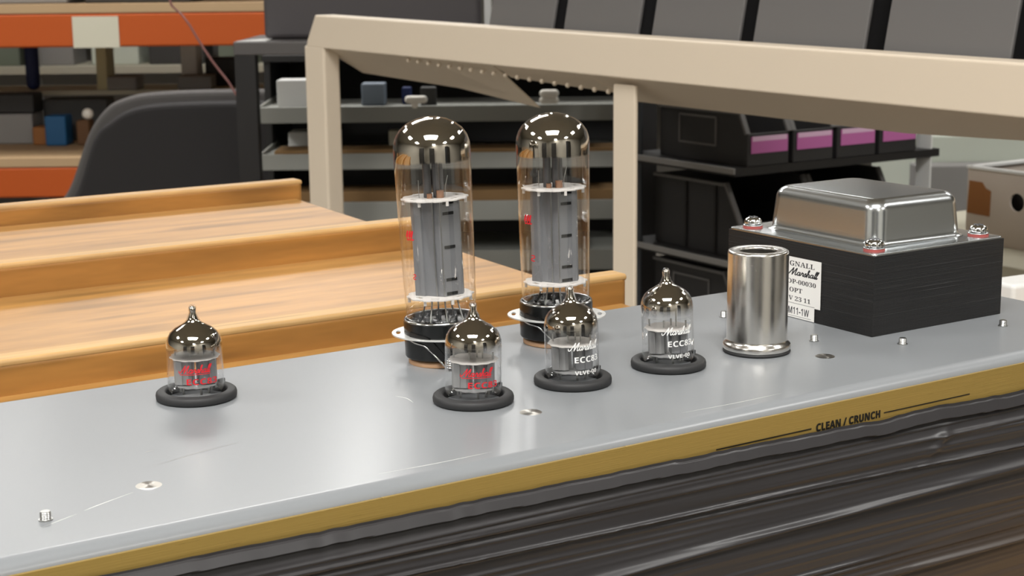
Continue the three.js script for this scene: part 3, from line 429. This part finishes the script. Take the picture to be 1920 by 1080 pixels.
// ---------------------------------------------------------------- black slotted shelf unit with small parts bins
const shelfX = 1.5308, shelfZ = -1.7346;
{
  const t = thing('bin_rack', 'dark slotted shelf rack holding small black parts bins behind the transformer', 'rack', [0, 0, 0]);
  for (const [x, z] of [[1.512, -1.977], [1.915, -1.977]]) {
    part('upright', [bx(0.003, 1.5, 0.042, x, 0, z), bx(0.03, 1.5, 0.003, x + 0.016, 0, z - 0.0205)], M.slate, t);
    if (x < 1.6) for (const y of [1.0, 0.953, 0.888, 0.862, 0.811, 0.7845, 0.757, 0.703, 0.65]) part('bolt', cyl(0.0062, 0.005, 0.005, 0, 0, 0, 14).rotateZ(Math.PI / 2), y === 0.888 || y === 0.7845 ? M.copper : M.steel, t).position.set(x - 0.0015, y, z + 0.004);
  }
  for (const y of [0.869, 0.733, 0.597]) { part('shelf', [bx(0.42, 0.012, 0.262, 1.718, y, -1.864)], M.black, t); part('shelf_edge', bx(0.004, 0.009, 0.262, 1.507, y + 0.003, -1.864, 0.001), M.grey, t); }
  part('upright', [bx(0.003, 1.5, 0.03, 1.912, 0, -1.75)], M.white, t, 'pale front upright at the right end');
}
function partsBin(x, z, y, w, d, h, lip, slant, label, group, mat, ribs) {
  const t = thing('parts_bin', label, 'bin', [x, y, z], 0, group);       // x: left side, z: front face, both of the bin
  const th = 0.003, prof = [[0, 0], [0, lip], [-slant, h], [-d, h], [-d, 0]];
  for (const s of [0, w - th]) part('side', alongX(prof, s, th, 0.0008), mat, t);
  part('floor', bx(w - 2 * th, th, d - 0.004, w / 2, 0, -d / 2), mat, t); part('back', bx(w - 2 * th, h - 0.004, th, w / 2, 0.003, -d + th), mat, t);
  part('front', bx(w - 0.001, lip, th * 1.5, w / 2, 0, -th * 0.4, 0.001), mat, t);
  part('rim', [bx(0.0075, 0.005, d - slant, -0.0015, h - 0.005, -(d + slant) / 2, 0.0015), bx(0.0075, 0.005, d - slant, w + 0.0015, h - 0.005, -(d + slant) / 2, 0.0015), ...[0, w].map(q => bx(0.008, Math.hypot(slant, h - lip), 0.004).rotateX(-Math.atan2(slant, h - lip)).translate(q, lip, 0.0005))], M.bin, t, 'paler rim');
  if (ribs) for (const q of ribs) part('rib', bx(0.003, h - 0.008, 0.005, -0.0012, 0.002, -d * q), M.black, t);
  else part('side_panel', [bx(0.002, 0.003, d * 0.42, -0.0008, h * 0.3, -d * 0.55), bx(0.002, 0.003, d * 0.42, -0.0008, h * 0.82, -d * 0.55), bx(0.002, h * 0.55, 0.003, -0.0008, h * 0.3, -d * 0.34), bx(0.002, h * 0.55, 0.003, -0.0008, h * 0.3, -d * 0.76)], M.bin, t);
  return t;
}
{
  const nth = ['first', 'second', 'third', 'fourth'];
  for (let i = 0; i < 4; i++) {
    const b = partsBin(shelfX + i * 0.0885, shelfZ, 0.8815, 0.08, 0.2, 0.079, 0.047, 0.016, `${nth[i]} black parts bin with a pink label from the left on the rack`, 'black bins with pink labels', M.binBlack);
    part('pink_label', bx(0.07, 0.024, 0.001, 0.041, 0.0185, 0.0022), M.pink, b, 'pink label'); part('label_strip', bx(0.066, 0.007, 0.0012, 0.041, 0.036, 0.0023), M.pinkPale, b, 'pale strip of the label');
  }
  for (let i = 0; i < 2; i++) partsBin(shelfX + 0.001 + i * 0.16, shelfZ - 0.012, 0.7455, 0.15, 0.2, 0.108, 0.05, 0.034, i ? 'wide black parts bin on the middle shelf behind the transformer' : 'wide ribbed black parts bin at the left of the middle shelf', 'wide black bins', M.binBlack, [0.28, 0.62]);
  for (let i = 0; i < 2; i++) partsBin(shelfX + 0.001 + i * 0.16, shelfZ - 0.012, 0.6095, 0.15, 0.2, 0.112, 0.05, 0.034, i ? 'wide black parts bin on the lowest shelf behind the screening can' : 'wide black parts bin at the left of the lowest shelf', 'wide black bins', M.binBlack, null);
  single('plastic_bag', 'pale blue plastic packet lying at the right end below the pink labelled bins', 'packet', bx(0.048, 0.058, 0.11, 0, 0, 0, 0.018), M.paleBlue, [1.877, 0.7455, -1.82], 0.02);
}

// ---------------------------------------------------------------- grey tray rack, black table and dark box in the middle distance
{
  const D = 3.0, t = thing('tray_rack', 'grey metal rack of shallow trays behind the tall valves', 'rack', at(D, -0.115, 0), ROOM);
  for (const x of [-0.363, 0.363]) part('side_panel', bx(0.012, 0.99, 0.3, x, 0, -0.32), M.trayDark, t);
  part('back_panel', bx(0.74, 0.99, 0.01, 0, 0, -0.475), M.trayDark, t);
  for (const [y0, y1] of [[0.8844, 0.915], [0.796, 0.8264], [0.697, 0.735], [0.6, 0.64], [0.5, 0.54]]) {
    part('tray', [bx(0.71, 0.006, 0.24, 0, y1 - 0.012, -0.13), bx(0.712, y1 - y0, 0.006, 0, y0, 0, 0.002)], M.tray, t);
    part('tray_side', extr([[0, 0], [0, y1 - y0], [0.24, y1 - y0 + 0.004], [0.24, 0.01]], 0.004).rotateY(Math.PI / 2).translate(-0.358, y0, 0), M.tray, t);
  }
  part('top', bx(0.74, 0.012, 0.32, 0, 0.99, -0.32), M.trayDark, t);
  const glint = (x, y, w) => { const g = new THREE.CapsuleGeometry(0.0072, w, 6, 14).rotateZ(Math.PI / 2); part('handle', g, M.glint, t, 'cream rounded handle painted as a bright glint').position.set(x, y, 0.008); };  // cream capsules stand in for blurred bright glints
  glint(-0.06, 0.927, 0.028); glint(0.188, 0.936, 0.022); glint(0.188, 0.9235, 0.022);
  part('glint_spot', [new THREE.TorusGeometry(0.0045, 0.0022, 8, 20), cyl(0.003, 0.003, 0.012, 0, -0.006, 0, 12).rotateX(Math.PI / 2)], M.glint, t, 'small round cream spot painted as a glint').position.set(-0.0625, 0.917, 0.008);
  const on = (name, label, cat, w, h, d, s, y, back, mat) => single(name, label, cat, bx(w, h, d, 0, 0, 0, 0.003), mat, at(D + back, s, y), ROOM);
  on('white_box', 'white box on the top tray left of the beige post', 'box', 0.075, 0.052, 0.06, -0.405, 0.9095, 0.08, M.white);
  on('small_carton', 'pale blue white carton on the top tray right of the beige post', 'box', 0.045, 0.042, 0.05, -0.262, 0.9095, 0.1, M.paleBlue);
  on('small_packet', 'small navy blue packet on the top tray beside the pale carton', 'packet', 0.018, 0.032, 0.03, -0.2, 0.9095, 0.12, M.navy);
  on('dark_part', 'small dark round part on the top tray left of the cream handle', 'part', 0.03, 0.036, 0.03, -0.155, 0.9095, 0.06, M.greyDark);
  on('white_strip_box', 'long white carton on the second tray left of the beige post', 'box', 0.1, 0.034, 0.06, -0.385, 0.8209, 0.16, M.white);
  on('small_bottle_box', 'small whitish packet on the second tray right of the beige post', 'box', 0.02, 0.04, 0.03, -0.225, 0.8209, 0.10, M.offWhite);
  on('blue_packet', 'small blue packet on the second tray beside the whitish packet', 'packet', 0.02, 0.042, 0.03, -0.18, 0.8209, 0.11, M.blue);
  on('cardboard_sheet', 'flat brown cardboard pack lying across the second tray', 'cardboard', 0.66, 0.012, 0.08, -0.115, 0.8209, 0.045, M.brownCard);
  on('cardboard_pack', 'flat brown cardboard pack lying across the third tray', 'cardboard', 0.66, 0.022, 0.09, -0.115, 0.7295, 0.07, M.brownCard);
}
{
  const D = 2.66, t = thing('black_table', 'black table with a dark box on it behind the beige frame', 'table', at(D, -0.105, 0), ROOM);
  part('table_top', bx(0.7, 0.0225, 0.28, 0.0, 1.0285, -0.141, 0.003), M.tableTop, t);
  for (const [x, z] of [[-0.332, -0.02], [0.332, -0.02], [-0.24, -0.262], [0.332, -0.262]]) part('leg', bx(0.034, 1.0285, 0.034, x, 0, z), M.black, t);
  single('dark_box', 'large dark grey equipment box standing on the black table', 'box', [bx(0.366, 0.3, 0.17, 0, 0, 0, 0.01)].pop(), M.boxDark, at(D + 0.165, -0.232, 1.0512), ROOM);
  const pap = new THREE.Shape([[-0.05, 0.005], [-0.002, 0.005], [-0.002, 0.12]].map(p => new THREE.Vector2(...p)));  // added pale triangle paints the bright corner of the tabletop
  single('tabletop_patch', 'pale triangle added for the bright corner of the black table', 'paper', new THREE.ExtrudeGeometry(pap, { depth: 0.001, bevelEnabled: false }).rotateX(-Math.PI / 2), M.white, at(D + 0.002, -0.4, 1.0512), ROOM);
  single('white_post', 'narrow white post between the dark box and the row of bins', 'post', extr([[-0.0045, 0], [0.0045, 0], [0.0105, 2], [-0.0105, 2]], 0.02).translate(0, 0, -0.01), M.white, at(3.6, -0.047, 0), ROOM);
}

// ---------------------------------------------------------------- office chair
{
  const t = thing('office_chair', 'charcoal upholstered office chair seen from behind the wooden table', 'chair', at(3.6, -0.62, 0), ROOM);
  const outline = k => { const h = [[-0.40, 0.66], [-0.375, 0.70], [-0.33, 0.81], [-0.287, 0.866], [-0.245, 0.888], [-0.19, 0.899], [-0.08, 0.904]].map(([a, b]) => new THREE.Vector2(a * (1 - k / 0.38), b - k * (b > 0.85 ? 1 : 0.2))); const c = new THREE.SplineCurve([...h, ...h.map(v => new THREE.Vector2(-v.x, v.y)).reverse()]).getPoints(60).map(v => [v.x, v.y]); return [...c, [0.36 - k, 0.53 + k], [-0.36 + k, 0.53 + k]]; };
  part('backrest', extr(outline(0.024), 0.05, 0.012).translate(0, 0, -0.02), M.chair, t); part('back_shell', extr(outline(0), 0.035, 0.012).translate(0, 0, -0.035), M.chairRim, t, 'paler rim of the backrest');
  part('seat', bx(0.48, 0.08, 0.46, 0, 0.42, -0.28, 0.03), M.chair, t); part('bracket', bx(0.06, 0.3, 0.02, 0, 0.4, -0.045), M.black, t);
  part('gas_column', cyl(0.03, 0.025, 0.34, 0, 0.09, -0.28), M.black, t);
  for (let i = 0; i < 5; i++) { const l = part('foot', bx(0.3, 0.03, 0.04, 0.15, 0.06, 0), M.black, t); l.position.set(0, 0, -0.28); l.rotation.y = i * 1.2566; const w = part('castor', new THREE.CylinderGeometry(0.03, 0.03, 0.03, 16).rotateX(Math.PI / 2).translate(0.28, 0.03, 0), M.black, t); w.position.set(0, 0, -0.28); w.rotation.y = i * 1.2566; }
}

// ---------------------------------------------------------------- orange racking at the left, with what lies on it
{
  const D = 4.5, t = thing('pallet_racking', 'orange beamed storage racking in the far left background', 'racking', at(D, -1.35, 0), ROOM);
  const c = -1.35, X = s => s - c;
  for (const [y, h] of [[0.962, 0.092], [0.541, 0.086], [1.42, 0.09]]) { part('beam', bx(2.0, h, 0.05, 0, y, -0.025, 0.006), M.orange, t, 'orange steel beam'); part('beam', bx(2.0, h, 0.05, 0, y, -0.875, 0.006), M.orange, t, 'orange steel beam'); }
  for (const y of [1.056, 0.629, 1.512]) part('shelf_board', bx(2.0, 0.024, 0.9, 0, y, -0.45), M.shelfBoard, t, 'pale chipboard shelf');
  part('shelf_board', bx(1.9, 0.014, 0.26, 0, 0.79, -0.66), M.offWhite, t, 'narrow pale inner shelf');
  for (const x of [-1.04, 1.04]) for (const z of [-0.025, -0.875]) part('upright', bx(0.06, 2.0, 0.06, x, 0, z), M.navy, t, 'blue upright');
  const on = (name, label, cat, w, h, d, s, y, back, mat, r = 0.006) => single(name, label, cat, bx(w, h, d, 0, 0, 0, r), mat, at(D + back, s, y), ROOM);
  on('paper_notice', 'cream paper notice taped on the upper orange beam', 'notice', 0.128, 0.086, 0.002, -1.148, 0.9602, -0.002, M.offWhite, 0);
  on('grey_carton', 'grey carton at the left end of the lower racking shelf', 'box', 0.14, 0.092, 0.12, -1.525, 0.6535, 0.44, M.grey);
  on('orange_carton', 'small tan carton beside the grey carton', 'box', 0.045, 0.055, 0.07, -1.425, 0.6535, 0.38, M.rust);
  on('blue_box', 'bright blue box on the lower racking shelf', 'box', 0.064, 0.09, 0.08, -1.37, 0.6535, 0.36, M.blue);
  on('brown_carton', 'small brown carton right of the bright blue box', 'box', 0.04, 0.075, 0.06, -1.29, 0.6535, 0.36, M.brown);
  on('black_case', 'black case standing on top of the grey carton', 'case', 0.13, 0.06, 0.1, -1.515, 0.7458, 0.44, M.black);
  on('dark_tool_case', 'dark case behind the blue box on the lower racking shelf', 'case', 0.2, 0.128, 0.1, -1.35, 0.6535, 0.53, M.greyDark);
  on('dark_crate', 'long dark crate on the lower racking shelf behind the chair', 'crate', 0.42, 0.12, 0.12, -0.99, 0.6535, 0.4, M.greyDark);
  on('steel_tray', 'left of the two flat grey metal trays on the inner racking shelf', 'tray', 0.095, 0.042, 0.1, -1.21, 0.8045, 0.57, M.grey);
  on('steel_tray', 'right of the two flat grey metal trays on the inner racking shelf', 'tray', 0.105, 0.042, 0.1, -0.985, 0.8045, 0.57, M.grey);
  on('navy_roll', 'navy blue roll standing at the left of the inner racking shelf', 'roll', 0.042, 0.15, 0.042, -1.5, 0.8045, 0.57, M.navy, 0.02);
  on('cream_folder', 'cream folder standing upright under the paper notice', 'folder', 0.034, 0.15, 0.1, -1.278, 0.8045, 0.6, M.yellow, 0.003);
  on('white_folder', 'white folder standing upright on the inner racking shelf above the chair', 'folder', 0.05, 0.15, 0.1, -1.02, 0.8045, 0.68, M.white, 0.003);
  on('black_monitor', 'black flat case on the inner racking shelf at its right end', 'case', 0.15, 0.09, 0.08, -0.9, 0.8045, 0.7, M.black);
  const ball = (name, label, r, s, y, back, mat) => single(name, label, 'glint', new THREE.SphereGeometry(r, 20, 16).translate(0, r, 0), mat, at(D + back, s, y), ROOM);  // cream balls stand in for white highlights
  ball('glint_ball', 'small cream ball standing in for a bright glint left of the chair back', 0.017, -1.28, 0.7287, 0.36, M.glint); ball('glint_ball', 'small cream ball standing in for a bright glint right above the chair back', 0.018, -0.835, 0.7737, 0.4, M.glint);
  on('dark_box_on_rack', 'low dark box on the top racking shelf', 'box', 0.3, 0.18, 0.2, -1.05, 1.0805, 0.2, M.greyDark);
  on('grey_crate_on_rack', 'grey crate on the top racking shelf at the left', 'crate', 0.5, 0.2, 0.2, -1.5, 1.0805, 0.2, M.grey);
}
{
  const t = thing('grey_shelving', 'pale grey shelving standing far behind the orange racking', 'shelving', at(6.1, -1.4, 0), ROOM);
  for (const y of [0.79, 0.45, 1.15, 1.5]) part('shelf', bx(2.4, 0.028, 0.4, 0, y, -0.2), M.offWhite, t);
  for (const x of [-1.18, -0.4, 0.4, 1.18]) part('upright', bx(0.04, 2, 0.04, x, 0, -0.02), M.grey, t);
  part('back_panel', bx(2.4, 2, 0.02, 0, 0, -0.41), M.grey, t);
  const L = ['pale box on the far shelving', 'dark box on the far shelving', 'greenish box on the far shelving', 'grey box on the far shelving'], mats = [M.mint, M.greyDark, S(0x70786a, 0.7), M.grey];
  for (let i = 0; i < 10; i++) single('shelf_box', ['leftmost', 'second', 'third', 'fourth', 'fifth', 'sixth', 'seventh', 'eighth', 'ninth', 'rightmost'][i] + ' of the boxes from the left, a ' + L[i % 4], 'box', bx(0.15 + 0.03 * (i % 3), 0.09 + 0.05 * ((i * 5) % 4) / 3, 0.2, 0, 0, 0, 0.005), mats[i % 4], at(6.28, -2.45 + i * 0.235, 0.8185), ROOM, 'boxes on the far shelving');
}
{
  const near = (s2, y) => at(3.2, s2 * 3.2 / 3.6, 1.165 + (y - 1.165) * 3.2 / 3.6);
  single('hanging_cable', 'thin reddish cable hanging slantwise in front of the orange beam', 'cable', tube([near(-1.0, 3.2), near(-0.84, 1.5), near(-0.7513, 1.1039), near(-0.7212, 1.0687), near(-0.6886, 1.0098), near(-0.6554, 0.9564), near(-0.6329, 0.929), near(-0.6, 0.87)], 0.0024, 80, 8), M.cable);
}

// ---------------------------------------------------------------- pale things at the right edge
{
  const cab = thing('side_table', 'pale low table under the beige file box at the right edge', 'table', [1.735, 0, -1.27]);
  part('top', bx(0.46, 0.02, 0.6, 0, 0.794, 0, 0.003), M.offWhite, cab); for (const [x, z] of [[-0.2, -0.27], [0.2, -0.27], [-0.2, 0.27], [0.2, 0.27]]) part('leg', bx(0.03, 0.794, 0.03, x, 0, z), M.grey, cab);
  // open file box, its long left face with the finger hole turned to the bench
  const H = 0.0945, L = 0.27, W = 0.2, b = thing('cardboard_file_box', 'open beige cardboard file box with a round finger hole at the right edge', 'box', [1.6, 0.8145, -1.389]);
  const sh = new THREE.Shape([[0, 0], [L, 0], [L, H], [0, H]].map(q => new THREE.Vector2(...q))), ho = new THREE.Path(); ho.absarc(0.079, 0.0582, 0.0115, 0, 2 * Math.PI, true); sh.holes.push(ho);
  part('long_side', new THREE.ExtrudeGeometry(sh, { depth: 0.004, bevelEnabled: false, curveSegments: 32 }).rotateY(-Math.PI / 2).translate(0.004, 0, 0), M.beigeBox, b); part('long_side', bx(0.004, H, L, W - 0.002, 0, L / 2), M.beigeBox, b);
  for (const z of [0.002, L - 0.002]) part('short_side', bx(W - 0.008, H, 0.004, W / 2, 0, z), M.beigeBox, b); part('bottom', bx(W - 0.008, 0.003, L - 0.008, W / 2, 0, L / 2), M.beigeBox, b);
  part('rim', [bx(0.008, 0.004, L, 0.002, H - 0.001, L / 2, 0.001), bx(W, 0.004, 0.012, W / 2, H - 0.001, 0.003, 0.001)], M.white, b, 'white worn rim');
  part('brown_patch', extr([[0.002, 0.037], [0.038, 0.036], [0.0385, 0.068], [0.03, 0.071], [0.024, 0.078], [0.004, 0.0785]], 0.0012).rotateY(-Math.PI / 2).translate(-0.0002, 0, 0), M.rust, b, 'rust brown torn patch');
  single('dark_filler', 'dark block added to darken the inside of the open beige file box', 'packet', bx(0.17, 0.08, 0.24, 0, 0, 0, 0.004), M.black, [1.7, 0.8182, -1.254]);  // dark filler added so the box and its hole look dark inside
  single('white_carton', 'white carton standing behind the right end of the chassis', 'box', bx(0.16, 0.077, 0.026, 0, 0, 0, 0.003), M.white, [0.895, 0.8862, -0.672], -0.08);
}
{
  const t = thing('pale_cabinet', 'pale green grey cabinet in the far right background', 'cabinet', at(3.0, 1.05, 0), ROOM);
  part('body', bx(0.56, 0.848, 0.4, 0, 0, -0.2, 0.004), M.mint, t); part('lower_panel', bx(0.6, 0.8, 0.06, 0, 0, 0.035, 0.004), M.grey, t);
}

// ---------------------------------------------------------------- tall dark cabinets on the near side of the room, unseen, added so the shiny metal reflects dark streaks
[[-2.6, -1.9, 'left of'], [-2.9, 0.15, 'straight behind'], [-1.2, 2.6, 'right of']].forEach(([d, s2, where]) => {
  const t = thing('added_cabinet', `tall dark grey cabinet added for dark reflections ${where} the viewpoint on the near side of the room`, 'cabinet', at(d, s2, 0), ROOM + Math.PI);
  part('body', bx(0.95, 1.95, 0.42, 0, 0, -0.23, 0.006), M.slate, t);
  for (const k of [-1, 1]) { const dr = part('door', bx(0.46, 1.88, 0.018, k * 0.235, 0.04, -0.01, 0.004), M.greyDark, t); part('handle', bx(0.015, 0.16, 0.02, k * 0.035, 1.0, 0.008, 0.004), M.steel, dr); }
});

// ---------------------------------------------------------------- shadows everywhere, then hand over
scene.traverse(o => { if (o.isMesh) { o.castShadow = true; o.receiveShadow = true; } });
renderer.render(scene, camera);
